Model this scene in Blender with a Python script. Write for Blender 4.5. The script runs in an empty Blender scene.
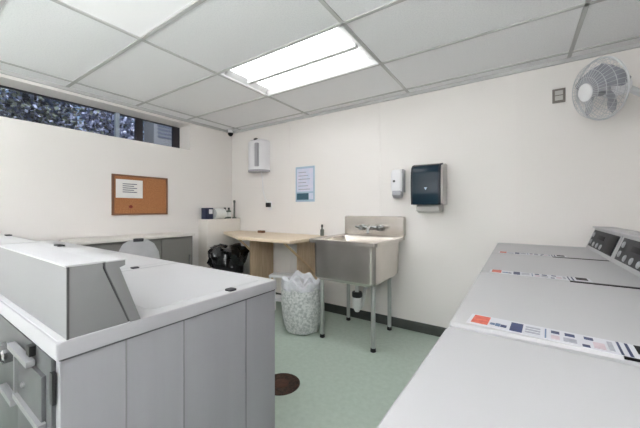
import bpy, bmesh, math, random
from mathutils import Vector, Matrix
random.seed(7)
S = bpy.context.scene
COL = S.collection
PI = math.pi

# ------------------------------------------------------------------ camera, world, exposure
CZ = 1.20
cd = bpy.data.cameras.new('camera')
cd.sensor_width = 36.0
cd.lens = 36.0 * 296.0 / 640.0
cd.shift_y = -5.0 / 640.0
cd.clip_start = 0.02
cam = bpy.data.objects.new('camera', cd)
COL.objects.link(cam)
cam.location = (0, 0, CZ)
cam.rotation_euler = (PI / 2, 0, math.radians(33.8))
S.camera = cam

W = bpy.data.worlds.new('world')
S.world = W
W.use_nodes = True
nt = W.node_tree
nt.nodes.clear()
sky = nt.nodes.new('ShaderNodeTexSky')
sky.sky_type = 'HOSEK_WILKIE'
sky.sun_direction = Vector((-0.3, 0.5, 0.8)).normalized()
sky.turbidity = 4.0
bg = nt.nodes.new('ShaderNodeBackground')
bg.inputs['Strength'].default_value = 1.6
wo = nt.nodes.new('ShaderNodeOutputWorld')
nt.links.new(sky.outputs[0], bg.inputs['Color'])
nt.links.new(bg.outputs[0], wo.inputs['Surface'])

sd = bpy.data.lights.new('sun', 'SUN')
sd.energy = 3.5
sd.angle = math.radians(3)
sun = bpy.data.objects.new('sun', sd)
COL.objects.link(sun)
sun.rotation_euler = Vector((-0.55, 0.25, -0.8)).to_track_quat('-Z', 'Y').to_euler()

LAMP = 3.0           # radiance of the troffer lenses
S.view_settings.view_transform = 'Standard'
S.view_settings.look = 'None'
S.view_settings.gamma = 1.0
S.view_settings.use_curve_mapping = False
S.view_settings.exposure = 0.95


# ------------------------------------------------------------------ materials
def lin(c):
    return tuple(((x / 255.0) / 12.92 if x / 255.0 <= 0.04045 else ((x / 255.0 + 0.055) / 1.055) ** 2.4) for x in c)


MATS = {}


def mat(name, rgb, rough=0.5, metal=0.0, noise=0.0, scale=8.0, bump=0.0, bscale=60.0, rgb2=None, stretch=None,
        emit=0.0, alpha=1.0, trans=0.0, spec=0.5, lo=0.35, hi=0.65, detail=4.0):
    m = bpy.data.materials.new(name)
    m.use_nodes = True
    n = m.node_tree.nodes
    l = m.node_tree.links
    b = n['Principled BSDF']
    c = lin(rgb)
    b.inputs['Roughness'].default_value = rough
    b.inputs['Metallic'].default_value = metal
    b.inputs['Specular IOR Level'].default_value = spec
    b.inputs['Base Color'].default_value = (*c, 1)
    if alpha < 1:
        b.inputs['Alpha'].default_value = alpha
    if trans:
        b.inputs['Transmission Weight'].default_value = trans
    tc = n.new('ShaderNodeTexCoord')
    mp = n.new('ShaderNodeMapping')
    l.new(tc.outputs['Object'], mp.inputs['Vector'])
    if stretch:
        mp.inputs['Scale'].default_value = stretch
    if noise > 0 or rgb2:
        t = n.new('ShaderNodeTexNoise')
        t.inputs['Scale'].default_value = scale
        t.inputs['Detail'].default_value = detail
        l.new(mp.outputs[0], t.inputs['Vector'])
        r = n.new('ShaderNodeValToRGB')
        r.color_ramp.elements[0].position = lo
        r.color_ramp.elements[1].position = hi
        c2 = lin(rgb2) if rgb2 else tuple(x * (1 - noise) for x in c)
        r.color_ramp.elements[0].color = (*c2, 1)
        r.color_ramp.elements[1].color = (*c, 1)
        l.new(t.outputs['Fac'], r.inputs['Fac'])
        l.new(r.outputs[0], b.inputs['Base Color'])
    if bump > 0:
        t2 = n.new('ShaderNodeTexNoise')
        t2.inputs['Scale'].default_value = bscale
        t2.inputs['Detail'].default_value = 3
        l.new(mp.outputs[0], t2.inputs['Vector'])
        bp = n.new('ShaderNodeBump')
        bp.inputs['Strength'].default_value = bump
        bp.inputs['Distance'].default_value = 0.01
        l.new(t2.outputs['Fac'], bp.inputs['Height'])
        l.new(bp.outputs[0], b.inputs['Normal'])
    if emit:
        b.inputs['Emission Color'].default_value = (*c, 1)
        b.inputs['Emission Strength'].default_value = emit
    MATS[name] = m
    return m


mat('wall_paint', (240, 236, 232), 0.6, noise=0.015, scale=1.5, bump=0.03, bscale=90)
mat('ceiling_tile', (248, 248, 249), 0.9, rgb2=(242, 242, 244), scale=120, lo=0.42, hi=0.52, bump=0.15, bscale=150)
mat('tee_bar', (200, 200, 199), 0.5, noise=0.02)
mat('lens', (252, 253, 255), 0.4, emit=LAMP)
mat('lens_dim', (250, 250, 251), 0.4, emit=LAMP * 0.03)
mat('fill_lens', (252, 253, 255), 0.4, emit=LAMP * 9.8)  # glow of the unseen fill lights added behind the camera
mat('fixture_white', (240, 240, 240), 0.5, noise=0.01)
mat('reveal', (205, 198, 188), 0.7, noise=0.06, scale=4)
mat('baseboard_rubber', (72, 76, 72), 0.5, noise=0.2, scale=6)
mat('sash_pale', (178, 190, 205), 0.35, 0.3, noise=0.1)
mat('sash_dark', (52, 50, 56), 0.5, noise=0.2)
mat('washer_white', (196, 196, 198), 0.4, noise=0.015, scale=2)
mat('dryer_white', (186, 186, 188), 0.4, noise=0.015, scale=2)
mat('band_grey', (172, 172, 176), 0.38, noise=0.03, scale=3)
mat('washer_grey', (160, 160, 165), 0.35, noise=0.05, scale=3, stretch=(6, 6, 0.4))
mat('console_grey', (138, 138, 140), 0.42, noise=0.06, scale=4)
mat('back_steel', (100, 101, 104), 0.45, 0.35, noise=0.25, scale=7)
mat('strip_light', (138, 139, 141), 0.4, noise=0.05)
mat('black_rubber', (26, 26, 28), 0.5, noise=0.2)
mat('dark_gap', (92, 92, 94), 0.6, noise=0.15)
mat('panel_dark', (58, 58, 62), 0.5, noise=0.25, scale=30, spec=0.2)
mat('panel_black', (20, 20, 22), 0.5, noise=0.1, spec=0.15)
mat('button_grey', (170, 172, 176), 0.4, noise=0.1)
mat('sticker_base', (206, 207, 213), 0.4, noise=0.02)
mat('ink_red', (206, 104, 82), 0.5, rgb2=(184, 74, 60), scale=90)
mat('ink_navy', (48, 60, 100), 0.5, noise=0.2, scale=60)
mat('ink_blue', (92, 118, 150), 0.5, noise=0.2, scale=60)
mat('ink_grey', (168, 170, 180), 0.5, noise=0.2, scale=60)
mat('ink_pink', (204, 186, 193), 0.5, noise=0.1, scale=60)
mat('steel', (222, 216, 209), 0.27, 0.92, rgb2=(196, 189, 182), scale=2.2, lo=0.3, hi=0.6)
mat('chrome', (178, 180, 180), 0.2, 1.0, noise=0.08)
mat('leg_steel', (190, 192, 190), 0.35, 0.6, noise=0.08)
mat('pvc', (214, 216, 214), 0.4, noise=0.05)
mat('maple', (236, 219, 196), 0.45, rgb2=(228, 208, 180), scale=5, stretch=(1, 9, 9))
mat('ply', (206, 184, 154), 0.6, rgb2=(190, 166, 136), scale=5, stretch=(9, 9, 1))
mat('brace_wood', (214, 190, 152), 0.5, rgb2=(196, 168, 130), scale=8)
mat('cork', (184, 128, 84), 0.9, rgb2=(160, 106, 66), scale=90, bump=0.3, bscale=140)
mat('cork_frame', (132, 92, 66), 0.5, noise=0.15, scale=12)
mat('paper', (240, 238, 234), 0.8, noise=0.02)
mat('paper_ink', (120, 122, 132), 0.8, noise=0.1)
mat('pin_red', (150, 62, 44), 0.5, noise=0.2)
mat('poster_blue', (172, 195, 214), 0.6, noise=0.06)
mat('poster_lilac', (222, 218, 234), 0.6, rgb2=(206, 214, 232), scale=14)
mat('poster_teal', (62, 98, 116), 0.6, noise=0.15, scale=40)
mat('teal_cover', (28, 50, 63), 0.22, noise=0.2, scale=3, spec=0.25)
mat('frame_black', (34, 40, 50), 0.45, noise=0.1, spec=0.2)
mat('side_grey', (196, 194, 190), 0.45, noise=0.04)
mat('plastic_white', (236, 236, 238), 0.35, noise=0.02)
mat('plastic_grey', (168, 168, 174), 0.4, noise=0.05)
mat('heater_white', (230, 230, 232), 0.28, noise=0.03)
mat('fan_wire', (208, 210, 212), 0.35, 0.2, noise=0.03)
mat('fan_blade', (158, 160, 168), 0.3, noise=0.08, trans=0.0)
mat('fan_hub', (238, 238, 238), 0.35, noise=0.02)
mat('plate_bronze', (128, 122, 116), 0.4, 0.3, noise=0.1)
mat('bag_black', (22, 23, 26), 0.22, noise=0.3, scale=12, bump=0.6, bscale=22, spec=0.8)
mat('bin_black', (36, 36, 38), 0.5, noise=0.1)
mat('basket_white', (232, 234, 232), 0.6, rgb2=(184, 189, 187), scale=46, lo=0.36, hi=0.6, bump=0.25, bscale=60)
mat('liner', (226, 228, 232), 0.35, noise=0.22, scale=16, bump=0.5, bscale=24)
mat('cabinet_grey', (124, 122, 118), 0.5, noise=0.08, scale=4)
mat('counter_cream', (228, 224, 218), 0.5, noise=0.01)
mat('chair_grey', (182, 182, 184), 0.6, noise=0.06, scale=20)
mat('ledge_cream', (236, 231, 222), 0.6, noise=0.02, scale=3)
mat('bottle_green', (92, 102, 92), 0.4, noise=0.15)
mat('bottle_white', (232, 234, 230), 0.4, noise=0.03)
mat('box_navy', (44, 52, 82), 0.5, noise=0.15)
mat('pole_grey', (112, 116, 108), 0.5, noise=0.1)
mat('drain_rust', (84, 60, 46), 0.75, 0.2, rgb2=(48, 40, 34), scale=60, bump=0.5, bscale=90)
mat('drain_center', (92, 62, 48), 0.7, 0.2, noise=0.3, scale=50)
mat('bark', (88, 78, 72), 0.9, noise=0.3, scale=20)
mat('leaf_green', (116, 124, 112), 0.5, noise=0.3)
mat('leaf_slate', (112, 120, 148), 0.5, noise=0.3)
mat('leaf_lilac', (168, 174, 200), 0.45, noise=0.2)
mat('leaf_dark', (66, 66, 78), 0.6, noise=0.3)
mat('soil', (120, 122, 112), 0.95, noise=0.4, scale=10)
mat('unit_grey', (124, 126, 130), 0.5, noise=0.1)
mat('slate_panel', (96, 102, 118), 0.5, noise=0.2, scale=6)

# green speckled vinyl
m = mat('floor_vinyl', (200, 215, 203), 0.2, rgb2=(190, 206, 193), scale=30, lo=0.3, hi=0.7, detail=12)

# glass: thin pane, see-through with a reflection
g = bpy.data.materials.new('window_glass')
g.use_nodes = True
gn = g.node_tree.nodes
gl = g.node_tree.links
gn.clear()
o_ = gn.new('ShaderNodeOutputMaterial')
mx = gn.new('ShaderNodeMixShader')
tr = gn.new('ShaderNodeBsdfTransparent')
tr.inputs[0].default_value = (0.93, 0.95, 0.98, 1)
gs = gn.new('ShaderNodeBsdfGlossy')
gs.inputs['Roughness'].default_value = 0.03
fr = gn.new('ShaderNodeFresnel')
fr.inputs[0].default_value = 1.45
gl.new(fr.outputs[0], mx.inputs[0])
gl.new(tr.outputs[0], mx.inputs[1])
gl.new(gs.outputs[0], mx.inputs[2])
gl.new(mx.outputs[0], o_.inputs[0])
MATS['window_glass'] = g


# ------------------------------------------------------------------ mesh helpers
class MB:
    def __init__(self):
        self.bm = bmesh.new()
        self.mats = []

    def _mi(self, faces, m):
        if m is None:
            m = '_'
        if m not in self.mats:
            self.mats.append(m)
        i = self.mats.index(m)
        for f in faces:
            f.material_index = i

    def _merge(self, b2, m=None, M=None):
        if M is not None:
            bmesh.ops.transform(b2, matrix=M, verts=b2.verts)
        me = bpy.data.meshes.new('t')
        b2.to_mesh(me)
        b2.free()
        n0 = len(self.bm.faces)
        self.bm.from_mesh(me)
        bpy.data.meshes.remove(me)
        self.bm.faces.ensure_lookup_table()
        self._mi(self.bm.faces[n0:], m)
        return self

    def box(self, x0, x1, y0, y1, z0, z1, bev=0.0, m=None, M=None, seg=2):
        b = bmesh.new()
        bmesh.ops.create_cube(b, size=1)
        for v in b.verts:
            v.co = Vector(((x0 + x1) / 2 + v.co.x * (x1 - x0), (y0 + y1) / 2 + v.co.y * (y1 - y0), (z0 + z1) / 2 + v.co.z * (z1 - z0)))
        if bev > 0:
            bmesh.ops.bevel(b, geom=list(b.edges), offset=bev, segments=seg, affect='EDGES', profile=0.7)
        return self._merge(b, m, M)

    def prism(self, pts, axis, a0, a1, bev=0.0, m=None, M=None):
        """polygon pts (two other axes in order) extruded along axis"""
        b = bmesh.new()

        def P(p, a):
            if axis == 'x':
                return (a, p[0], p[1])
            if axis == 'y':
                return (p[0], a, p[1])
            return (p[0], p[1], a)
        lo = [b.verts.new(P(p, a0)) for p in pts]
        hi = [b.verts.new(P(p, a1)) for p in pts]
        b.faces.new(lo)
        b.faces.new(hi[::-1])
        n = len(pts)
        for i in range(n):
            b.faces.new((lo[i], hi[i], hi[(i + 1) % n], lo[(i + 1) % n]))
        bmesh.ops.recalc_face_normals(b, faces=b.faces)
        if bev > 0:
            bmesh.ops.bevel(b, geom=list(b.edges), offset=bev, segments=2, affect='EDGES', profile=0.7)
        return self._merge(b, m, M)

    def loft(self, loops, m=None, cap0=True, cap1=True, M=None):
        b = bmesh.new()
        vs = [[b.verts.new(p) for p in lp] for lp in loops]
        n = len(loops[0])
        for a, c in zip(vs, vs[1:]):
            for i in range(n):
                b.faces.new((a[i], a[(i + 1) % n], c[(i + 1) % n], c[i]))
        if cap0:
            b.faces.new(vs[0][::-1])
        if cap1:
            b.faces.new(vs[-1])
        bmesh.ops.recalc_face_normals(b, faces=b.faces)
        return self._merge(b, m, M)

    def lathe(self, prof, n=24, m=None, M=None, cap0=True, cap1=True, wob=None):
        loops = []
        for k, (r, z) in enumerate(prof):
            lp = []
            for i in range(n):
                a = 2 * PI * i / n
                rr, zz = r, z
                if wob:
                    rr, zz = wob(k, a, r, z)
                lp.append((rr * math.cos(a), rr * math.sin(a), zz))
            loops.append(lp)
        return self.loft(loops, m, cap0, cap1, M)

    def tube(self, pts, r, n=8, m=None, M=None):
        pts = [Vector(p) for p in pts]
        loops = []
        up = None
        for i, p in enumerate(pts):
            t = (pts[min(i + 1, len(pts) - 1)] - pts[max(i - 1, 0)]).normalized()
            if up is None:
                up = Vector((0, 0, 1)) if abs(t.z) < 0.9 else Vector((1, 0, 0))
            u = (up - t * up.dot(t))
            if u.length < 1e-4:
                u = t.orthogonal()
            u.normalize()
            up = u
            w = t.cross(u)
            loops.append([tuple(p + (u * math.cos(2 * PI * k / n) + w * math.sin(2 * PI * k / n)) * r) for k in range(n)])
        return self.loft(loops, m, M=M)

    def ring(self, R, z, r, n=40, k=6, m=None, M=None):
        loops = []
        b = bmesh.new()
        for i in range(n):
            a = 2 * PI * i / n
            loops.append([b.verts.new(((R + r * math.cos(2 * PI * j / k)) * math.cos(a), (R + r * math.cos(2 * PI * j / k)) * math.sin(a), z + r * math.sin(2 * PI * j / k))) for j in range(k)])
        for i in range(n):
            A, B = loops[i], loops[(i + 1) % n]
            for j in range(k):
                b.faces.new((A[j], A[(j + 1) % k], B[(j + 1) % k], B[j]))
        bmesh.ops.recalc_face_normals(b, faces=b.faces)
        return self._merge(b, m, M)

    def build(self, name, material=None, parent=None, smooth=True, loc=None):
        me = bpy.data.meshes.new(name)
        self.bm.to_mesh(me)
        self.bm.free()
        for k in (self.mats or ['_']):
            me.materials.append(MATS[material] if k == '_' else MATS[k])
        if smooth and len(me.polygons):
            me.polygons.foreach_set('use_smooth', [True] * len(me.polygons))
            me.set_sharp_from_angle(angle=math.radians(35))
        o = bpy.data.objects.new(name, me)
        COL.objects.link(o)
        if parent:
            o.parent = parent
        if loc:
            o.location = loc
        return o


def rrect(x0, x1, y0, y1, r, z, n=5):
    out = []
    for cx, cy, a0 in ((x1 - r, y1 - r, 0), (x0 + r, y1 - r, PI / 2), (x0 + r, y0 + r, PI), (x1 - r, y0 + r, 1.5 * PI)):
        for i in range(n + 1):
            a = a0 + PI / 2 * i / n
            out.append((cx + r * math.cos(a), cy + r * math.sin(a), z))
    return out


def thing(name, label, cat, loc=(0, 0, 0), rz=0.0, group=None):
    o = bpy.data.objects.new(name, None)
    COL.objects.link(o)
    o.empty_display_size = 0.05
    o.location = loc
    o.rotation_euler = (0, 0, rz)
    return tag(o, label, cat, group)


def tag(o, label, cat, group=None):
    o['label'] = label
    o['category'] = cat
    if group:
        o['group'] = group
    return o


def struct(o):
    o['kind'] = 'structure'
    return o


def copy_tree(o, parent=None):
    c = o.copy()
    COL.objects.link(c)
    if parent:
        c.parent = parent
    for ch in list(o.children):
        copy_tree(ch, c)
    return c


def box_obj(name, b, material, parent=None, bev=0.0):
    return MB().box(*b, bev=bev).build(name, material, parent)


# ------------------------------------------------------------------ the room
XL, XR, YB, YF, ZC = -3.55, 0.715, 2.94, -3.9, 2.35
WT = 0.30
struct(box_obj('floor', (XL - WT, XR + 0.1, YF - 0.1, YB + 0.1, -0.1, 0.0), 'floor_vinyl'))
struct(box_obj('wall_back', (XL - WT, XR + 0.1, YB, YB + 0.1, 0, ZC + 0.1), 'wall_paint'))
struct(box_obj('wall_right', (XR, XR + 0.1, YF, YB, 0, ZC + 0.1), 'wall_paint'))
struct(box_obj('wall_front', (XL - WT, XR + 0.1, YF - 0.1, YF, 0, ZC + 0.1), 'wall_paint'))
WY0, WY1, WZ0, WZ1 = -1.0, 2.262, 1.966, 2.293
w = MB()
w.box(XL - WT, XL, YF, YB, 0, WZ0)
w.box(XL - WT, XL, YF, YB, WZ1, ZC + 0.1)
w.box(XL - WT, XL, YF, WY0, WZ0, WZ1)
w.box(XL - WT, XL, WY1, YB, WZ0, WZ1)
struct(w.build('wall_left', 'wall_paint', smooth=False))

# ceiling with lay-in tiles and openings where the troffers sit
GX = [-3.34, -2.12, -0.90, 0.32]
GY = [-3.89 + 0.0, -3.28, -2.67, -2.06, -1.45, -0.84, -0.23, 0.38, 0.99, 1.60, 2.21, 2.82]
LIGHTS = [(-2.12, 1.60), (-2.12, 0.38)]
xs = [XL - WT] + GX + [XR + 0.1]
ys = [YF - 0.1] + GY + [YB + 0.1]
c = MB()
for i in range(len(xs) - 1):
    for j in range(len(ys) - 1):
        if any(abs(xs[i] - lx) < 0.01 and abs(ys[j] - ly) < 0.01 for lx, ly in LIGHTS):
            continue
        c.box(xs[i], xs[i + 1], ys[j], ys[j + 1], ZC, ZC + 0.1)
ceil = struct(c.build('ceiling', 'ceiling_tile', smooth=False))
g = MB()
for x in GX:
    g.box(x - 0.012, x + 0.012, YF, YB, ZC - 0.006, ZC + 0.002)
for y in GY:
    g.box(XL, XR, y - 0.012, y + 0.012, ZC - 0.006, ZC + 0.002)
g.build('tee_grid', 'tee_bar', ceil, smooth=False)
# wall angle under the ceiling edge, and the pale board under it
t = MB()
t.box(XL, XR, YB - 0.022, YB, ZC - 0.03, ZC - 0.0005)
t.box(XL, XL + 0.022, YF, YB - 0.022, ZC - 0.03, ZC - 0.0005)
struct(t.build('trim_1', 'tee_bar', smooth=False))
# wall panel seams
for k, x in enumerate((0.0, -1.22, -2.44)):
    struct(box_obj('trim_%d' % (k + 2), (x - 0.016, x + 0.016, YB - 0.003, YB, 0.1, ZC - 0.03), 'wall_paint', bev=0.001))
struct(box_obj('baseboard_back', (XL, XR, YB - 0.012, YB, 0, 0.095), 'baseboard_rubber', bev=0.003))
struct(box_obj('baseboard_left', (XL, XL + 0.012, YF, YB - 0.012, 0, 0.095), 'baseboard_rubber', bev=0.003))
# boxed-out ledge in the corner
struct(box_obj('trim_5', (XL, XL + 0.2, 2.38, YB - 0.012, 0.0, 1.065), 'ledge_cream', bev=0.006))

# window
f = MB()
gx0, gx1 = XL - 0.285, XL - 0.240
f.box(gx0, gx1, WY0, WY1, WZ0, WZ0 + 0.018)
f.box(gx0, gx1, WY0, WY1, WZ1 - 0.007, WZ1)
f.box(gx0, gx1, WY0, WY0 + 0.03, WZ0, WZ1)
f.box(gx0, gx1, WY1 - 0.085, WY1, WZ0, WZ1)
win = struct(f.build('window_1', 'sash_dark', smooth=False))
MB().box(gx0 - 0.004, gx1 + 0.012, 1.50, 1.535, WZ0, WZ1, 0.004).build('meeting_stile', 'sash_pale', win)
MB().box(gx0, gx1 + 0.005, 1.715, 1.79, WZ0 + 0.018, WZ1 - 0.014, 0.004).build('sash_stile', 'sash_dark', win)
MB().box(gx0 + 0.016, gx0 + 0.02, WY0 + 0.03, 1.50, WZ0 + 0.018, WZ1 - 0.014).build('pane', 'window_glass', win)
MB().box(gx0 + 0.022, gx0 + 0.026, 1.535, WY1 - 0.085, WZ0 + 0.018, WZ1 - 0.014).build('pane', 'window_glass', win)

# ------------------------------------------------------------------ outside the window
struct(box_obj('ground', (-9, XL - WT, -4, 7, 1.6, 1.9), 'soil'))


def shrub(x, y, r, h, n, label, mix):
    t = thing('shrub', label, 'shrub', (x, y, 1.9), 0, 'shrubs outside the high window')
    b = MB()
    for k in range(6):
        a = k * 1.05 + random.random()
        b.tube([(0, 0, 0), (0.3 * r * math.cos(a), 0.3 * r * math.sin(a), h * 0.45), (0.7 * r * math.cos(a), 0.7 * r * math.sin(a), h * 0.8)], 0.012, 6)
    b.build('stem', 'bark', t)
    bm = bmesh.new()
    idx = []
    for k in range(n):
        a = random.random() * 2 * PI
        rr = r * math.sqrt(random.random())
        z = h * random.random() * math.sqrt(max(0.1, 1 - (rr / r) ** 2)) * 1.05
        p = Vector((rr * math.cos(a), rr * math.sin(a), z + 0.02))
        d = Vector((random.gauss(0, 1), random.gauss(0, 1), random.gauss(0, 0.8))).normalized()
        s = d.orthogonal()
        s.rotate(Matrix.Rotation(random.random() * 6.28, 3, d))
        L = random.uniform(0.03, 0.065)
        wd = L * 0.32
        q = [p, p + d * L * 0.5 + s * wd, p + d * L, p + d * L * 0.5 - s * wd]
        fc = bm.faces.new([bm.verts.new(v) for v in q])
        fc.material_index = random.choices(range(4), mix)[0]
    me = bpy.data.meshes.new('foliage')
    bm.to_mesh(me)
    bm.free()
    for k in ('leaf_green', 'leaf_slate', 'leaf_lilac', 'leaf_dark'):
        me.materials.append(MATS[k])
    o = bpy.data.objects.new('foliage', me)
    COL.objects.link(o)
    o.parent = t


shrub(-4.55, 0.30, 0.31, 1.2, 3600, 'bluish shrub outside the high window at its far left end', (1, 4, 3, 2))
shrub(-4.55, 1.02, 0.31, 1.25, 3600, 'greener shrub outside the window, second from its left end', (4, 2, 2, 2))
shrub(-4.50, 1.71, 0.29, 1.15, 3600, 'pale lilac leafy shrub outside the window beside the upright stile', (1, 3, 5, 1))
shrub(-5.55, 0.70, 0.52, 1.7, 4200, 'tall bluish shrub behind the front row of shrubs, left half of the window', (1, 4, 2, 3))
shrub(-5.55, 1.78, 0.52, 1.7, 4200, 'tall greenish shrub behind the front row of shrubs, near the upright stile', (4, 3, 2, 3))
shrub(-5.55, 2.90, 0.55, 1.7, 4200, 'tall dark shrub behind the grey box outside the right window pane', (1, 3, 1, 5))
u = thing('utility_box', 'pale grey utility box outside the right-hand window pane', 'utility box', (-4.3, 2.28, 1.9))
MB().box(-0.14, 0.14, -0.17, 0.2, 0.06, 0.62, 0.02).build('casing', 'unit_grey', u)
v = MB()
for k in range(5):
    v.box(0.139, 0.146, -0.12, 0.12, 0.30 + k * 0.05, 0.325 + k * 0.05)
v.build('louvre', 'slate_panel', u)
MB().box(-0.16, 0.16, -0.19, 0.22, 0, 0.06, 0.01).build('plinth', 'leaf_dark', u)


# ------------------------------------------------------------------ ceiling lights
def troffer(x, y, label, flat=False):
    t = thing('ceiling_light', label, 'ceiling light', (x + 0.61, y + 0.305, ZC), 0, 'recessed ceiling lights')
    a, b_ = 0.61, 0.305
    h = MB()
    h.box(-a, a, -b_, -b_ + 0.02, 0, 0.09)
    h.box(-a, a, b_ - 0.02, b_, 0, 0.09)
    h.box(-a, -a + 0.02, -b_ + 0.02, b_ - 0.02, 0, 0.09)
    h.box(a - 0.02, a, -b_ + 0.02, b_ - 0.02, 0, 0.09)
    h.box(-a, a, -b_, b_, 0.09, 0.1)
    h.build('housing', 'fixture_white', t, smooth=False)
    if flat:
        MB().box(-a + 0.02, a - 0.02, -b_ + 0.02, b_ - 0.02, 0.002, 0.008).build('lens', 'lens_dim', t, smooth=False)
        return
    for s in (-1, 1):   # sloping end and side reflectors
        MB().prism([(s * (b_ - 0.02), 0.004), (s * (b_ - 0.065), 0.045), (s * (b_ - 0.02), 0.05)], 'x', -a + 0.02, a - 0.02).build('reflector', 'fixture_white', t, smooth=False)
        MB().prism([(s * (a - 0.02), 0.004), (s * (a - 0.10), 0.045), (s * (a - 0.02), 0.05)], 'y', -b_ + 0.065, b_ - 0.065).build('end_reflector', 'fixture_white', t, smooth=False)
    for s in (-1, 1):
        y0, y1 = (0.026, b_ - 0.065) if s > 0 else (-b_ + 0.065, -0.026)
        MB().box(-a + 0.09, a - 0.09, y0, y1, 0.03, 0.036).build('lens', 'lens', t, smooth=False)
    MB().prism([(-0.028, 0.034), (-0.020, 0.004), (0.020, 0.004), (0.028, 0.034)], 'x', -a + 0.06, a - 0.06).build('center_bar', 'fixture_white', t, smooth=False)


troffer(*LIGHTS[0], 'recessed ceiling light with a long center bar, nearest the sink wall')
troffer(*LIGHTS[1], 'bright flat ceiling light panel above the row of grey washers', True)


def fill_pendant(x, y, label, hl=0.9):   # unseen linear fill lights added to brighten the room
    t = thing('added_fill_light', label, 'added fill light', (x, y, 1.55), 0, 'added fill lights')
    MB().prism([(-0.13, 0.06), (-0.12, 0.0), (0.12, 0.0), (0.13, 0.06), (0.12, 0.06), (0.11, 0.012), (-0.11, 0.012), (-0.12, 0.06)], 'x', -hl, hl).build('trough', 'fixture_white', t, smooth=False)
    MB().prism([(-0.105, 0.02), (0.105, 0.02), (0.10, 0.055), (0.04, 0.10), (-0.04, 0.10), (-0.10, 0.055)], 'x', -hl + 0.02, hl - 0.02).build('lens', 'fill_lens', t, smooth=False)
    for k in (-hl * 0.8, hl * 0.8):
        MB().tube([(k, 0, 0.09), (k, 0, ZC - 1.55)], 0.006, 8).build('stem', 'fixture_white', t)


fill_pendant(-1.75, -1.5, 'added fill light behind the camera, nearer the window wall', 0.5)
fill_pendant(-0.25, -1.15, 'added fill light hanging just behind the camera', 0.65)
fill_pendant(-0.9, -2.5, 'added fill light hanging at the unseen rear of the room', 0.8)


# ------------------------------------------------------------------ washers
HT = 0.92
CH = 0.155


def washer_body(t, Wd, D, cab, top_m):
    """local: x along the width, y from back (0) to front (D)"""
    MB().box(0.004, Wd - 0.004, 0.006, D - 0.006, 0.03, HT - 0.034, 0.004).build('cabinet', cab, t)
    k = MB()
    k.loft([rrect(0.001, Wd - 0.001, 0, D, 0.012, HT - 0.034), rrect(0.001, Wd - 0.001, 0, D, 0.012, HT - 0.006),
            rrect(0.006, Wd - 0.006, 0.005, D - 0.005, 0.012, HT)])
    return k


def feet(t, Wd, D):
    for x in (0.05, Wd - 0.05):
        for y in (0.06, D - 0.06):
            MB().lathe([(0.022, 0), (0.022, 0.012), (0.012, 0.016), (0.012, 0.032)], 12, M=Matrix.Translation((x, y, 0))).build('foot', 'black_rubber', t)


def side_poly(o=0.0):
    z0 = HT
    return [(0.017, z0), (0.138, z0), (0.084, z0 + CH - 0.012), (0.084, z0 + CH), (0.017, z0 + CH)]


def panel_poly():
    z0 = HT
    return [(0.142, z0), (0.166, z0), (0.118, z0 + CH - 0.016), (0.130, z0 + CH - 0.012), (0.130, z0 + CH), (0.088, z0 + CH), (0.088, z0 + CH - 0.012)]


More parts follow.
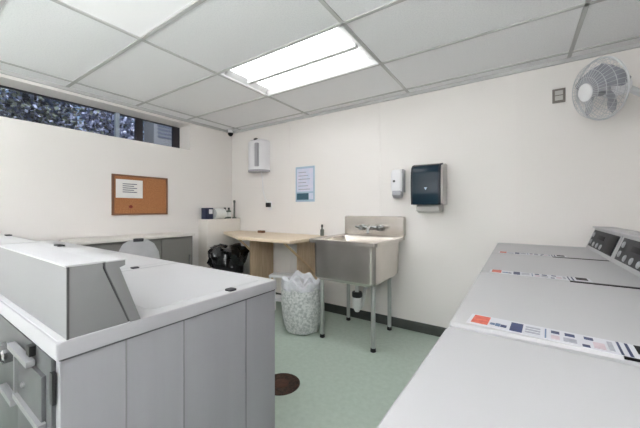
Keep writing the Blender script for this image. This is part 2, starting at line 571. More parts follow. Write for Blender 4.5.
def grey_washer(i, label):
    Wd, D = 0.682, 0.673
    t = thing('washing_machine', label, 'washing machine', (-0.793 - 0.684 * (i + 1), 0.207, 0), 0, 'row of grey washing machines')
    k = washer_body(t, Wd, D, 'washer_grey', 'washer_white')
    k.build('top', 'washer_white', t)
    # lip under the top all round: grey band
    MB().loft([rrect(0, Wd, -0.0015, D + 0.0015, 0.006, HT - 0.036), rrect(0, Wd, -0.0015, D + 0.0015, 0.006, HT - 0.004), rrect(0.002, Wd - 0.002, 0.0005, D - 0.0005, 0.006, HT - 0.001)]).build('top_band', 'band_grey', t)
    MB().loft([rrect(0.005, Wd - 0.0028, 0.005, D - 0.002, 0.006, HT - 0.041), rrect(0.005, Wd - 0.0028, 0.005, D - 0.002, 0.006, HT - 0.036)]).build('top_seam', 'dark_gap', t)
    # lid outline
    MB().loft([rrect(0.05, Wd - 0.05, 0.21, D - 0.03, 0.03, HT - 0.002), rrect(0.05, Wd - 0.05, 0.21, D - 0.03, 0.03, HT + 0.001), rrect(0.058, Wd - 0.058, 0.218, D - 0.038, 0.03, HT + 0.0025)]).build('lid', 'washer_white', t)
    MB().loft([rrect(Wd - 0.045, Wd - 0.012, 0.455, 0.485, 0.008, HT - 0.001), rrect(Wd - 0.045, Wd - 0.012, 0.455, 0.485, 0.008, HT + 0.005)]).build('lid_catch', 'panel_dark', t)
    # console seen from behind
    c = MB()
    c.prism(side_poly(), 'x', 0.012, Wd - 0.006, bev=0.002)
    co = c.build('console', 'console_grey', t)
    MB().box(0.012, Wd - 0.006, 0.015, 0.088, HT + CH, HT + CH + 0.004, 0.0015).build('console_cover', 'washer_white', co)
    p = MB()
    p.prism([(a, b) for a, b in panel_poly()], 'x', 0.010, Wd - 0.004, bev=0.001)
    MB().box(Wd - 0.0068, Wd - 0.0048, 0.0168, 0.0215, HT, HT + CH, 0.0005).build('corner_seam', 'dark_gap', co)
    po = p.build('control_panel', 'console_grey', t)
    MB().box(0.010, Wd - 0.004, 0.088, 0.131, HT + CH, HT + CH + 0.003, 0.001).build('panel_lip', 'washer_white', po)
    # the seam between end cap and panel
    MB().prism([(0.137, HT + 0.001), (0.1435, HT + 0.001), (0.0895, HT + CH - 0.002), (0.083, HT + CH - 0.002)], 'x', 0.016, Wd - 0.0075).build('panel_seam', 'dark_gap', po)
    MB().box(0.20, 0.245, 0.116, 0.134, HT + CH + 0.0025, HT + CH + 0.008, 0.002).build('lock', 'panel_dark', po)
    for k in (0.28, 0.46):   # faint folds of the side sheet
        pass
    # right side sheet seams
    s = MB()
    for y in (0.13, 0.281, 0.515):
        s.box(Wd - 0.0045, Wd - 0.0032, y, y + 0.004, 0.04, HT - 0.04)
    s.build('side_seam', 'console_grey', t)
    # the back: service panel, hose connections, brackets
    MB().box(Wd - 0.72 + 0.05, Wd - 0.03, -0.002, 0.008, 0.06, HT - 0.04, 0.002).build('back_panel', 'back_steel', t)
    sp = MB().box(Wd - 0.26, Wd - 0.065, -0.010, 0.0, 0.30, HT - 0.085, 0.003).build('service_panel', 'back_steel', t)
    e = MB()
    e.box(Wd - 0.27, Wd - 0.258, -0.016, -0.004, 0.735, HT - 0.07)
    e.box(Wd - 0.27, Wd - 0.055, -0.018, -0.004, 0.722, 0.736)
    e.build('edge_strip', 'strip_light', sp)
    MB().box(Wd - 0.30, Wd - 0.125, -0.022, -0.006, HT - 0.080, HT - 0.066, 0.002).build('bracket', 'strip_light', t)
    MB().box(Wd - 0.036, Wd - 0.018, -0.004, 0.004, 0.785, 0.853, 0.002).build('slot', 'black_rubber', t)
    MB().box(Wd - 0.165, Wd - 0.14, -0.014, 0.0, HT - 0.062, HT - 0.038, 0.003).build('clip', 'black_rubber', t)
    MB().lathe([(0.007, 0), (0.007, 0.005), (0.004, 0.007)], 12, M=Matrix.Translation((Wd - 0.2, -0.009, 0.775)) @ Matrix.Rotation(PI / 2, 4, 'X')).build('bolt', 'strip_light', sp)
    for q, x in enumerate((Wd - 0.36, Wd - 0.43)):
        h = MB()
        h.tube([(x, 0.0, 0.80), (x, -0.03, 0.80), (x, -0.05, 0.77), (x + 0.01, -0.055, 0.6), (x + 0.03, -0.045, 0.3), (x + 0.03, -0.03, 0.1)], 0.011, 10)
        h.build('hose', 'black_rubber', t)
        MB().lathe([(0.019, 0), (0.019, 0.02), (0.014, 0.024)], 8, M=Matrix.Translation((x, 0.0, 0.80)) @ Matrix.Rotation(PI / 2, 4, 'X')).build('hose_fitting', 'chrome', t)
    MB().box(Wd - 0.42, Wd - 0.29, -0.018, -0.002, 0.69, 0.705, 0.002).build('bracket', 'strip_light', t)
    feet(t, Wd, D)


grey_washer(0, 'grey washing machine at the near right end of the row, its side panel showing')
grey_washer(1, 'second grey washing machine from the near right end of the row')
grey_washer(2, 'third grey washing machine from the near right end of the row')
grey_washer(3, 'grey washing machine at the far end of the row against the window wall')


def white_dryer(y0, label, dy=0.0, rz=0.0, lab=True):
    Wd, D = 0.698, 0.72
    a = PI / 2 + rz     # far front corner stays at x = -0.143
    ox = -0.143 - (math.cos(a) * Wd - math.sin(a) * D)
    oy = y0 + 0.698 - (math.sin(a) * Wd + math.cos(a) * D)
    t = thing('dryer', label, 'dryer', (ox, oy, 0), a, 'row of white laundry machines')
    washer_body(t, Wd, D, 'dryer_white', 'dryer_white').build('top', 'dryer_white', t)
    MB().box(0.03, Wd - 0.03, D - 0.008, D - 0.002, 0.12, 0.80, 0.003).build('front_panel', 'dryer_white', t)
    MB().lathe([(0.2, 0), (0.2, 0.012), (0.17, 0.022), (0.15, 0.016), (0.0001, 0.016)], 32, M=Matrix.Translation((Wd / 2, D - 0.003, 0.52)) @ Matrix.Rotation(-PI / 2, 4, 'X')).build('door', 'plastic_grey', t)
    co = MB().prism(side_poly() + [], 'x', 0.008, Wd - 0.008, bev=0.003).build('console', 'dryer_white', t)
    # sloping face
    p = MB()
    p.prism(panel_poly(), 'x', 0.006, Wd - 0.006, bev=0.002)
    po = p.build('control_face', 'dryer_white', t)
    # basis of the sloping face: from (0.166, HT) to (0.118, HT+CH-.016)
    a = Vector((0, 0.166, HT))
    b = Vector((0, 0.118, HT + CH - 0.016))
    up = (b - a).normalized()
    nrm = Vector((1, 0, 0)).cross(up).normalized()
    if nrm.y < 0:
        nrm = -nrm
    L = (b - a).length

    def M(x, s, off):   # local frame: X along the width, Y up the slope, Z out of it
        q = a + up * s + nrm * off + Vector((x, 0, 0))
        return Matrix(((1, 0, 0, q.x), (0, up.y, nrm.y, q.y), (0, up.z, nrm.z, q.z), (0, 0, 0, 1)))
    dp = MB().box(0.03, Wd - 0.05, 0.022, L - 0.008, -0.002, 0.003, 0.001, M=M(0, 0, 0)).build('control_panel', 'panel_dark', po)
    MB().box(0.035, 0.19, 0.03, L - 0.014, 0.002, 0.005, 0.001, M=M(0, 0, 0)).build('coin_plate', 'panel_black', dp)
    for k, (bx, bs) in enumerate(((0.60, 0.105), (0.60, 0.055), (0.50, 0.045), (0.40, 0.045), (0.30, 0.045))):
        MB().lathe([(0.017, 0.002), (0.017, 0.006), (0.013, 0.009)], 14, M=M(bx, bs, 0)).build('button', 'button_grey', dp)
    MB().box(0.30, 0.47, 0.085, 0.112, 0.002, 0.0045, 0.001, M=M(0, 0, 0)).build('display', 'panel_black', dp)
    # dark strip painted as the shadow in the gap between machines
    MB().box(0.0005, 0.022, 0.17, 0.41, HT - 0.004, HT + 0.0008).build('gap_shadow', 'panel_black', t)
    if lab:
        s = MB()
        sk = Matrix.Translation((0.032, D - 0.045, HT)) @ Matrix.Rotation(-math.radians(dy), 4, 'Z')

        def blk(a0, a1, w0, w1, mm, h=0.0016):   # a: metres from the front edge along the strip, w: across
            s.box(-0.008 + (w0 + 0.012) * 1.65, -0.008 + (w1 + 0.012) * 1.65, -a1, -a0, 0.0, h, m=mm, M=sk)
        blk(-0.008, 0.335, -0.012, 0.034, 'sticker_base', 0.0008)
        blk(0.0, 0.036, -0.006, 0.030, 'ink_red')
        blk(0.040, 0.050, 0.000, 0.008, 'ink_blue')
        blk(0.051, 0.061, -0.002, 0.010, 'ink_blue')
        blk(0.062, 0.074, -0.002, 0.008, 'ink_navy')
        blk(0.081, 0.105, -0.008, 0.028, 'ink_navy')
        for k in range(3):
            blk(0.110, 0.138, -0.002 + k * 0.010, 0.003 + k * 0.010, 'ink_grey')
        blk(0.146, 0.149, -0.008, 0.028, 'ink_blue')
        blk(0.157, 0.172, 0.016, 0.026, 'ink_navy')
        blk(0.157, 0.172, -0.006, 0.008, 'ink_pink')
        blk(0.181, 0.198, 0.016, 0.026, 'ink_navy')
        blk(0.178, 0.200, -0.006, 0.008, 'ink_grey')
        blk(0.213, 0.228, 0.018, 0.027, 'ink_navy')
        blk(0.208, 0.220, -0.010, -0.002, 'ink_navy')
        blk(0.226, 0.244, -0.006, 0.014, 'ink_pink')
        blk(0.249, 0.257, -0.004, 0.026, 'ink_grey')
        blk(0.264, 0.268, -0.010, 0.032, 'ink_navy')
        blk(0.276, 0.281, -0.010, 0.032, 'ink_navy')
        blk(0.290, 0.325, 0.004, 0.032, 'panel_black')
        s.build('instruction_strip', 'sticker_base', t, smooth=False)
    feet(t, Wd, D)
    return t


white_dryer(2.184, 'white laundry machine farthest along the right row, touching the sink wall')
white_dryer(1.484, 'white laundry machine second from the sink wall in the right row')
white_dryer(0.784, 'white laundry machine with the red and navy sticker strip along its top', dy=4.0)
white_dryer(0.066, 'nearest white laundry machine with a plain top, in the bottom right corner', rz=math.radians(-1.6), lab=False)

# ------------------------------------------------------------------ utility sink
sk = thing('utility_sink', 'stainless steel utility sink on four legs against the back wall', 'sink', (0, 0, 0))
X0, X1, Y0, Y1 = -1.60, -0.93, 2.19, 2.915
b = MB()
zr, zb = 0.925, 0.555
b.loft([rrect(X0 + 0.06, X1 - 0.06, Y0 + 0.06, Y1 - 0.10, 0.05, zb),
        rrect(X0 + 0.035, X1 - 0.035, Y0 + 0.035, Y1 - 0.075, 0.05, zb + 0.03),
        rrect(X0 + 0.03, X1 - 0.03, Y0 + 0.03, Y1 - 0.06, 0.045, zr - 0.035),
        rrect(X0, X1, Y0, Y1, 0.03, zr - 0.03),
        rrect(X0, X1, Y0, Y1, 0.03, zr),
        rrect(X0 + 0.012, X1 - 0.012, Y0 + 0.012, Y1 - 0.012, 0.03, zr + 0.006),
        rrect(X0 + 0.035, X1 - 0.035, Y0 + 0.035, Y1 - 0.11, 0.05, zr - 0.008),
        rrect(X0 + 0.04, X1 - 0.04, Y0 + 0.04, Y1 - 0.115, 0.05, zr - 0.03),
        rrect(X0 + 0.045, X1 - 0.045, Y0 + 0.045, Y1 - 0.12, 0.05, zb + 0.05),
        rrect(X0 + 0.09, X1 - 0.09, Y0 + 0.09, Y1 - 0.16, 0.05, zb + 0.02)])
b.build('basin', 'steel', sk)
s = MB()
s.loft([rrect(X0, X1, zr, 1.125, 0.02, 0), rrect(X0, X1, zr, 1.125, 0.02, 0.05), rrect(X0 + 0.008, X1 - 0.008, zr + 0.004, 1.117, 0.016, 0.058)],
       M=Matrix.Translation((0, Y1 + 0.02, 0)) @ Matrix.Rotation(PI / 2, 4, 'X'))
s.build('backsplash', 'steel', sk)
for x0 in (-1.52, -1.01):
    for y in (2.31, 2.82):
        x = x0 - (0.05 if x0 > -1.2 and y > 2.5 else 0.0)
        l = MB()
        l.tube([(x, y, 0.03), (x, y, zb + 0.04)], 0.019, 14)
        lg = l.build('leg', 'leg_steel', sk)
        MB().lathe([(0.014, 0.0), (0.024, 0.006), (0.022, 0.03), (0.017, 0.04)], 14, M=Matrix.Translation((x, y, 0))).build('foot', 'black_rubber', lg)
fz = 1.005
for x in (-1.37, -1.17):
    h = MB()
    Mx = Matrix.Translation((x, Y1 - 0.038, fz)) @ Matrix.Rotation(PI / 2, 4, 'X')
    h.lathe([(0.032, 0), (0.032, 0.012), (0.020, 0.018), (0.018, 0.05), (0.026, 0.056), (0.026, 0.07)], 16, M=Mx)
    h.tube([(x, Y1 - 0.098, fz), (x + (0.06 if x > -1.3 else -0.06), Y1 - 0.112, fz + 0.014)], 0.011, 8)
    h.build('tap_handle', 'chrome', sk)
sp = MB()
sp.tube([(-1.37, Y1 - 0.06, fz), (-1.17, Y1 - 0.06, fz)], 0.022, 12)
sp.tube([(-1.27, Y1 - 0.06, fz), (-1.27, Y1 - 0.08, fz + 0.012), (-1.25, Y1 - 0.16, fz + 0.02), (-1.23, Y1 - 0.23, fz + 0.0), (-1.225, Y1 - 0.245, fz - 0.045)], 0.016, 10)
sp.build('spout', 'chrome', sk)
d = MB()
d.tube([(-1.28, 2.55, zb + 0.01), (-1.28, 2.55, 0.33)], 0.02, 12)
dr = d.build('drain_pipe', 'pvc', sk)
MB().lathe([(0.045, 0.36), (0.05, 0.37), (0.05, 0.40), (0.045, 0.41)], 16, M=Matrix.Translation((-1.28, 2.55, 0))).build('slip_nut', 'black_rubber', dr)
d = MB()
d.lathe([(0.02, 0.22), (0.036, 0.25), (0.044, 0.29), (0.044, 0.36)], 16, M=Matrix.Translation((-1.28, 2.55, 0)))
d.tube([(-1.28, 2.55, 0.27), (-1.28, 2.62, 0.24), (-1.28, 2.68, 0.30), (-1.28, 2.72, 0.40), (-1.28, 2.928, 0.42)], 0.02, 12)
d.build('trap', 'pvc', dr)

# ------------------------------------------------------------------ wall-mounted things on the back wall
t = thing('paper_towel_dispenser', 'dark teal paper towel dispenser with pale sides on the back wall', 'paper towel dispenser', (-0.69, YB, 1.24))
MB().prism([(0, 0.0), (0, 0.37), (-0.06, 0.375), (-0.185, 0.345), (-0.20, 0.30), (-0.20, 0.01), (-0.19, 0.0)], 'x', -0.128, 0.145, bev=0.008).build('housing', 'side_grey', t)
pts = [(-0.10, 0.378), (-0.17, 0.362), (-0.205, 0.335), (-0.222, 0.29), (-0.228, 0.20), (-0.226, 0.10), (-0.215, 0.0), (-0.17, -0.004), (-0.10, 0.0)]
cv = MB().prism(pts, 'x', -0.125, 0.125, bev=0.012).build('cover', 'teal_cover', t)
for s in (-1, 1):
    MB().prism([(p[0] - 0.001, p[1]) for p in pts[:7]] + [(-0.195, 0.0), (-0.205, 0.10), (-0.207, 0.2), (-0.2, 0.285), (-0.187, 0.32), (-0.16, 0.345), (-0.10, 0.362)], 'x', s * 0.119 - 0.0085, s * 0.119 + 0.0085).build('cover_rim', 'frame_black', cv)
MB().lathe([(0.016, 0), (0.016, 0.003)], 3, M=Matrix.Translation((0.005, -0.228, 0.145)) @ Matrix.Rotation(PI / 2, 4, 'X') @ Matrix.Rotation(-PI / 2, 4, 'Z')).build('emblem', 'poster_blue', cv)
MB().prism([(0, -0.002), (-0.15, -0.002), (-0.19, -0.02), (-0.18, -0.06), (-0.10, -0.075), (0, -0.06)], 'x', -0.09, 0.11, bev=0.005).build('tray', 'side_grey', t)

t = thing('soap_dispenser', 'small white soap dispenser beside the teal towel dispenser', 'soap dispenser', (-1.00, YB, 1.305))
MB().loft([rrect(-0.055, 0.055, -0.09, 0, 0.02, 0.07), rrect(-0.058, 0.058, -0.10, 0, 0.02, 0.12), rrect(-0.058, 0.058, -0.10, 0, 0.02, 0.24), rrect(-0.05, 0.05, -0.085, 0, 0.02, 0.28), rrect(-0.04, 0.04, -0.05, 0, 0.015, 0.29)]).build('body', 'plastic_white', t)
MB().box(0.054, 0.064, -0.085, -0.004, 0.06, 0.285, 0.004).build('side_plate', 'plastic_grey', t)
MB().prism([(-0.01, 0.07), (-0.10, 0.075), (-0.105, 0.03), (-0.06, 0.0), (-0.01, 0.03)], 'x', -0.04, 0.045, bev=0.006).build('push_bar', 'plastic_grey', t)
MB().lathe([(0.012, 0), (0.012, 0.003)], 14, M=Matrix.Translation((-0.02, -0.1, 0.17)) @ Matrix.Rotation(PI / 2, 4, 'X')).build('window_dot', 'dark_gap', t)

t = thing('poster', 'pale blue notice poster with a dark teal block on the back wall', 'poster', (-2.19, YB, 1.29))
po = MB()
po.box(-0.145, 0.145, -0.004, 0, 0, 0.435, m='poster_blue')
po.box(-0.125, 0.125, -0.0052, -0.003, 0.125, 0.41, m='poster_lilac')
po.box(-0.125, 0.055, -0.0052, -0.003, 0.025, 0.105, m='poster_teal')
po.box(0.065, 0.125, -0.0052, -0.003, 0.03, 0.105, m='poster_lilac')
for k in range(6):
    po.box(-0.10, 0.08 - 0.03 * (k % 3), -0.0058, -0.004, 0.15 + k * 0.042, 0.158 + k * 0.042, m='ink_grey')
po.build('sheet', 'paper', t, smooth=False)

t = thing('water_heater', 'small white wall-hung water heater near the room corner', 'water heater', (-2.93, YB, 1.70))
MB().loft([[(-0.15 + 0.30 * 0, 0, 0.02)] + [(-0.15 * math.cos(a), -0.19 * math.sin(a) ** 0.7 - 0.001, 0.02) for a in [PI * k / 16 for k in range(1, 16)]] + [(0.15, 0, 0.02)],
           [(-0.15, 0, 0.40)] + [(-0.15 * math.cos(a), -0.19 * math.sin(a) ** 0.7 - 0.001, 0.40) for a in [PI * k / 16 for k in range(1, 16)]] + [(0.15, 0, 0.40)],
           [(-0.12, 0, 0.43)] + [(-0.12 * math.cos(a), -0.15 * math.sin(a) ** 0.7 - 0.001, 0.43) for a in [PI * k / 16 for k in range(1, 16)]] + [(0.12, 0, 0.43)]]).build('tank', 'heater_white', t)
MB().loft([[(-0.152, 0, z)] + [(-0.152 * math.cos(a), -0.193 * math.sin(a) ** 0.7 - 0.001, z) for a in [PI * k / 16 for k in range(1, 16)]] + [(0.152, 0, z)] for z in (0.0, 0.024)]).build('base_rim', 'plastic_grey', t)
MB().lathe([(0.03, 0.40), (0.034, 0.42), (0.03, 0.455), (0.012, 0.465)], 14, M=Matrix.Translation((0.03, -0.14, -0.02))).build('valve_cap', 'panel_dark', t)
MB().box(0.05, 0.10, -0.19, -0.14, 0.06, 0.37, 0.012).build('front_strip', 'plastic_grey', t)
MB().tube([(0.02, -0.04, 0.01), (0.025, -0.012, -0.08), (0.03, -0.010, -0.25), (0.07, -0.012, -0.36), (0.15, -0.016, -0.43)], 0.006, 8).build('cord', 'plastic_white', t)

t = thing('wall_outlet', 'white wall outlet with a black plug below the water heater', 'wall outlet', (-2.78, YB, 1.185))
MB().box(-0.036, 0.036, -0.007, 0, 0, 0.115, 0.003).build('plate', 'plastic_white', t)
MB().box(-0.028, 0.028, -0.055, -0.006, 0.04, 0.10, 0.008).build('plug', 'black_rubber', t)

t = thing('wall_plate', 'small bronze wall plate high on the back wall beside the fan', 'wall plate', (0.262, YB, 2.02))
MB().box(-0.040, 0.040, -0.008, 0, 0.004, 0.112, 0.003).build('plate', 'plate_bronze', t)
MB().box(-0.024, 0.024, -0.012, -0.007, 0.022, 0.096, 0.003).build('insert', 'side_grey', t)
MB().box(-0.024, 0.024, -0.0135, -0.011, 0.056, 0.062).build('divider', 'plate_bronze', t)

# fan
FC = Vector((0.4295, 2.52, 1.949))
ax = Vector((-0.8665, -0.466, -0.179)).normalized()
t = thing('wall_fan', 'round white wall fan with wire cage high in the right corner', 'fan', FC)
Mf = ax.to_track_quat('Z', 'Y').to_matrix().to_4x4()
RF = 0.185
cg = MB()
cg.ring(RF, 0.0, 0.006, 48, 8, M=Mf)
for (r, z) in ((0.168, 0.045), (0.13, 0.072), (0.09, 0.086), (0.055, 0.09)):
    cg.ring(r, z, 0.0016, 40, 5, M=Mf)
    cg.ring(r, -z * 0.45, 0.0016, 40, 5, M=Mf)
for k in range(40):
    a = 2 * PI * k / 40
    for q in (1, -0.45):
        pr = [(RF, 0), (0.168, 0.045 * q), (0.13, 0.072 * q), (0.09, 0.086 * q), (0.05, 0.09 * q)]
        cg.tube([(r * math.cos(a), r * math.sin(a), z) for r, z in pr], 0.0014, 4, M=Mf)
cg.build('cage', 'fan_wire', t)
MB().lathe([(0.052, 0.086), (0.054, 0.094), (0.045, 0.100), (0.02, 0.103)], 24, M=Mf).build('badge', 'fan_hub', t)
hb = MB().lathe([(0.035, -0.03), (0.04, 0.0), (0.036, 0.04), (0.015, 0.05)], 20, M=Mf).build('hub', 'plastic_grey', t)
for k in range(4):
    a0 = k * PI / 2 + 0.5
    loops = []
    for j in range(8):
        r = 0.03 + (0.160 - 0.03) * j / 7
        wd = 0.5 + 0.25 * math.sin(PI * j / 7)
        loops.append([(r * math.cos(a0 + wd * q), r * math.sin(a0 + wd * q), 0.028 * q * 1.4 + e) for q, e in ((-1, 0), (-0.3, 0.002), (0.4, 0.002), (1, 0), (0.4, -0.002), (-0.3, -0.002))])
    MB().loft(loops, M=Mf).build('blade', 'fan_blade', hb)
MB().lathe([(0.05, -0.04), (0.06, -0.05), (0.06, -0.12), (0.04, -0.15)], 24, M=Mf).build('motor', 'plastic_white', t)
e = -ax * 0.12
br = MB()
br.tube([e, (0.22, 0.10, -0.05), (XR - FC.x - 0.012, 0.10, -0.05)], 0.02, 10)
bo = br.build('arm', 'fan_wire', t)
MB().box(XR - FC.x - 0.016, XR - FC.x, 0.03, 0.17, -0.14, 0.05, 0.004).build('wall_bracket', 'plastic_white', bo)

# small dome camera in the corner
t = thing('security_camera', 'tiny dark security camera in the ceiling corner above the window wall', 'security camera', (-3.46, 2.84, ZC - 0.03))
MB().lathe([(0.03, -0.02), (0.034, 0.0), (0.034, 0.03)], 16).build('mount', 'plastic_white', t)
MB().lathe([(0.004, -0.07), (0.024, -0.06), (0.036, -0.04), (0.036, -0.02)], 16).build('dome', 'panel_black', t)

# ------------------------------------------------------------------ left wall
t = thing('cork_board', 'brown framed cork board on the window wall', 'cork board', (XL, 1.66, 1.135))
MB().box(0.0, 0.012, -0.28, 0.28, 0.012, 0.42).build('cork', 'cork', t)
f = MB()
f.box(0, 0.02, -0.295, 0.295, 0, 0.018)
f.box(0, 0.02, -0.295, 0.295, 0.418, 0.436)
f.box(0, 0.02, -0.295, -0.275, 0.018, 0.418)
f.box(0, 0.02, 0.275, 0.295, 0.018, 0.418)
f.build('frame', 'cork_frame', t, smooth=False)
n = thing('notice_sheet', 'white paper notice pinned on the cork board', 'notice', (XL + 0.0125, 1.535, 1.32))
MB().box(0, 0.0015, -0.135, 0.135, 0, 0.20).build('sheet', 'paper', n)
p = MB()
for k in range(5):
    p.box(0.001, 0.0022, -0.07, 0.075 - 0.03 * (k % 2), 0.06 + k * 0.022, 0.069 + k * 0.022)
p.build('print', 'paper_ink', n, smooth=False)
n = thing('push_pin', 'reddish push pin on the cork board under the white notice', 'push pin', (XL + 0.0125, 1.545, 1.225))
MB().lathe([(0.018, 0), (0.018, 0.006), (0.010, 0.012), (0.014, 0.02), (0.006, 0.024)], 12, M=Matrix.Rotation(PI / 2, 4, 'Y')).build('head', 'pin_red', n)

# long grey cabinet with pale top below the board
t = thing('base_cabinet', 'long low grey cabinet with a pale top below the cork board', 'cabinet', (XL + 0.013, 0, 0))
MB().box(0.0, 0.40, 0.95, 2.03, 0.0, 0.891, 0.004).build('body', 'cabinet_grey', t)
for k in range(3):
    y = 0.96 + k * 0.355
    dd = MB().box(0.398, 0.412, y, y + 0.345, 0.08, 0.87, 0.004).build('door', 'cabinet_grey', t)
    MB().tube([(0.43, y + 0.30, 0.56), (0.43, y + 0.30, 0.68)], 0.006, 8).build('handle', 'chrome', dd)
MB().box(0.0, 0.43, 0.93, 2.045, 0.892, 0.918, 0.006).build('countertop', 'counter_cream', t)

# chair behind the washers
t = thing('chair', 'grey chair with a rounded back between the washers and cabinet', 'chair', (-2.63, 1.215, 0), math.radians(64))
lo = []
for y_, z_, hw in ((-0.17, 0.52, 0.12), (-0.185, 0.64, 0.145), (-0.20, 0.77, 0.15), (-0.21, 0.87, 0.138), (-0.22, 0.935, 0.105), (-0.225, 0.965, 0.06)):
    lp = []
    for k in range(13):
        x = hw * math.cos(PI * k / 12)
        lp.append((x, y_ + 0.05 * (x / 0.19) ** 2, z_ - 0.02 * (x / 0.19) ** 2))
    for k in range(13):
        x = -hw * math.cos(PI * k / 12)
        lp.append((x, y_ - 0.035 + 0.05 * (x / 0.19) ** 2, z_ - 0.02 * (x / 0.19) ** 2))
    lo.append(lp)
MB().loft(lo).build('backrest', 'chair_grey', t)
MB().box(-0.035, 0.035, -0.262, -0.222, 0.95, 0.975, 0.010).build('back_cap', 'panel_dark', t)
MB().loft([rrect(-0.2, 0.2, -0.2, 0.2, 0.06, 0.43), rrect(-0.21, 0.21, -0.21, 0.21, 0.06, 0.45), rrect(-0.20, 0.20, -0.2, 0.2, 0.06, 0.475)]).build('seat', 'chair_grey', t)
MB().box(-0.03, 0.03, -0.22, -0.19, 0.42, 0.60, 0.006).build('back_support', 'panel_dark', t)
for sx in (-1, 1):
    for sy in (-1, 1):
        MB().tube([(sx * 0.17, sy * 0.17, 0.435), (sx * 0.2, sy * 0.2, 0.0)], 0.012, 10).build('leg', 'leg_steel', t)

# things on the ledge in the corner
LZ = 1.065
t = thing('detergent_box', 'dark navy and white box at the left end of the corner ledge', 'box', (-3.44, 2.44, LZ))
MB().box(-0.05, 0.05, -0.055, 0.055, 0, 0.15, 0.004).build('carton', 'box_navy', t)
MB().box(0.049, 0.052, -0.01, 0.045, 0.07, 0.13).build('panel', 'plastic_white', t)
t = thing('paper_roll', 'white paper roll lying on the corner ledge', 'paper roll', (-3.42, 2.60, LZ + 0.072))
MB().lathe([(0.018, -0.08), (0.072, -0.08), (0.072, 0.08), (0.018, 0.08)], 24, M=Matrix.Rotation(PI / 2, 4, 'X')).build('roll', 'bottle_white', t)
MB().lathe([(0.017, -0.072), (0.017, 0.072)], 14, M=Matrix.Rotation(PI / 2, 4, 'X')).build('core', 'cork', t)
for k, (yy, nm) in enumerate(((2.725, 'grey green bottle on the corner ledge beside the white roll'), (2.795, 'grey green bottle on the corner ledge next to the upright post'))):
    t = thing('bottle', nm, 'bottle', (-3.44, yy, LZ), 0, 'bottles on the corner ledge')
    MB().lathe([(0.028, 0), (0.03, 0.006), (0.03, 0.105), (0.014, 0.125), (0.012, 0.135)], 16).build('body', 'bottle_green', t)
    MB().lathe([(0.014, 0.13), (0.014, 0.155)], 12).build('cap', 'black_rubber', t)
    MB().lathe([(0.0308, 0.025), (0.0308, 0.09)], 16, cap0=False, cap1=False).build('label', 'bottle_white', t)
t = thing('post', 'short grey upright post at the right end of the corner ledge', 'post', (-3.42, 2.875, LZ))
MB().lathe([(0.03, 0), (0.03, 0.012), (0.012, 0.02), (0.012, 0.23)], 12).build('shaft', 'pole_grey', t)
MB().lathe([(0.016, 0.228), (0.016, 0.255), (0.010, 0.262)], 12).build('cap', 'pole_grey', t)

# black bin with a bin bag
t = thing('trash_bin', 'black bin lined with a puffed black bag under the corner ledge', 'bin', (-2.97, 2.40, 0))
MB().lathe([(0.15, 0), (0.16, 0.01), (0.19, 0.60), (0.195, 0.61)], 28).build('bucket', 'bin_black', t)


def wob(k, a, r, z):
    q = 0.022 * math.sin(5 * a + k) + 0.016 * math.sin(9 * a + 2.1 * k) + 0.012 * math.sin(13 * a - k)
    return r + q * (1 if k < 7 else 0.6), z + 0.014 * math.sin(4 * a + k * 1.3)


MB().lathe([(0.198, 0.52), (0.208, 0.56), (0.215, 0.62), (0.225, 0.66), (0.222, 0.70), (0.20, 0.735), (0.15, 0.75), (0.08, 0.74), (0.02, 0.735)], 48, wob=wob).build('bin_bag', 'bag_black', t)

# wooden folding table
t = thing('wooden_table', 'pale wooden table top on plywood supports left of the sink', 'table', (0, 0, 0))
TZ = 0.89
MB().prism([(-1.84, 2.23), (-1.84, 2.922), (-3.335, 2.922), (-3.335, 2.62), (-2.60, 2.23)], 'z', TZ - 0.032, TZ, bev=0.004).build('tabletop', 'maple', t)
MB().box(-2.72, -2.70, 2.52, 2.92, 0.0, TZ - 0.033, 0.003).build('support_panel', 'ply', t)
MB().box(-1.99, -1.97, 2.52, 2.92, 0.0, TZ - 0.033, 0.003).build('support_panel', 'ply', t)
MB().box(-2.70, -1.99, 2.88, 2.90, TZ - 0.13, TZ - 0.033, 0.003).build('wall_cleat', 'ply', t)
MB().tube([(-1.97 + 0.02, 2.27, TZ - 0.035), (-1.95, 2.88, 0.42)], 0.013, 8).build('brace', 'brace_wood', t)
MB().tube([(-2.74, 2.36, TZ - 0.035), (-2.74, 2.88, 0.42)], 0.013, 8).build('brace', 'brace_wood', t)

t = thing('wooden_block', 'small dark brown block lying near the back of the wooden table', 'block', (-2.78, 2.78, TZ))
MB().box(-0.045, 0.045, -0.025, 0.025, 0, 0.03, 0.006).build('block', 'cork_frame', t)
t = thing('spray_bottle', 'slim dark bottle on the wooden table corner beside the sink', 'bottle', (-1.885, 2.86, TZ))
MB().lathe([(0.02, 0), (0.022, 0.005), (0.022, 0.07), (0.010, 0.085), (0.010, 0.10)], 14).build('body', 'pole_grey', t)
MB().lathe([(0.012, 0.098), (0.012, 0.13)], 10).build('cap', 'black_rubber', t)

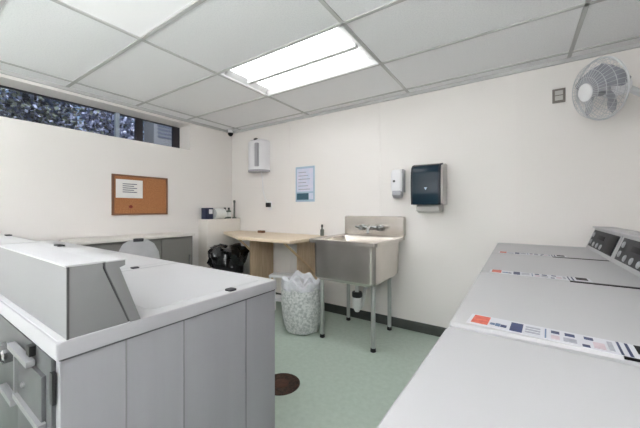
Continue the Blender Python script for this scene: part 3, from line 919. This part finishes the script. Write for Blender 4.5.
# white laundry hamper
t = thing('laundry_basket', 'white woven basket with a crumpled plastic liner between table and sink', 'basket', (-1.79, 2.36, 0))
def bw(k, a, r, z):
    return r + 0.006 * math.sin(7 * a + 1.4 * k) + 0.004 * math.sin(17 * a + k), z
MB().lathe([(0.135, 0.0), (0.165, 0.015), (0.185, 0.08), (0.198, 0.18), (0.205, 0.30), (0.206, 0.40), (0.204, 0.45), (0.19, 0.45), (0.185, 0.30), (0.15, 0.05)], 48, wob=bw).build('basket', 'basket_white', t)
def lw(k, a, r, z):
    return r + 0.012 * math.sin(6 * a + k) + 0.008 * math.sin(11 * a + 2 * k), z + 0.03 * math.sin(3 * a + 0.8) * (k > 1) + 0.02 * math.sin(8 * a) * (k > 1)
MB().lathe([(0.209, 0.425), (0.214, 0.445), (0.205, 0.50), (0.185, 0.51), (0.17, 0.46), (0.12, 0.43), (0.03, 0.42)], 48, wob=lw).build('liner', 'liner', t)

# small white step stool behind
t = thing('step_stool', 'small white step stool left of the laundry basket', 'step stool', (-2.22, 2.55, 0), math.radians(20))
for z, y0, y1 in ((0.20, -0.16, 0.0), (0.42, -0.02, 0.15)):
    MB().box(-0.16, 0.16, y0, y1, z, z + 0.028, 0.006).build('step', 'plastic_white', t)
for x in (-0.15, 0.15):
    MB().tube([(x, -0.15, 0.0), (x, -0.14, 0.2)], 0.012, 8).build('leg', 'plastic_white', t)
    MB().tube([(x, 0.14, 0.0), (x, 0.13, 0.42)], 0.012, 8).build('leg', 'plastic_white', t)
    MB().tube([(x, -0.01, 0.0), (x, 0.0, 0.42)], 0.012, 8).build('leg', 'plastic_white', t)

# floor drain
t = thing('floor_drain', 'round rusty floor drain in the green floor beside the grey washer', 'drain', (-1.35, 1.54, 0))
MB().lathe([(0.128, 0), (0.128, 0.004), (0.118, 0.006), (0.11, 0.004)], 40).build('rim', 'drain_rust', t)
gr = MB()
gr.lathe([(0.11, 0.002), (0.11, 0.005)], 40)
gr.build('grate', 'drain_rust', t)
MB().lathe([(0.05, 0.003), (0.05, 0.008), (0.02, 0.01)], 20).build('plug', 'drain_center', t)
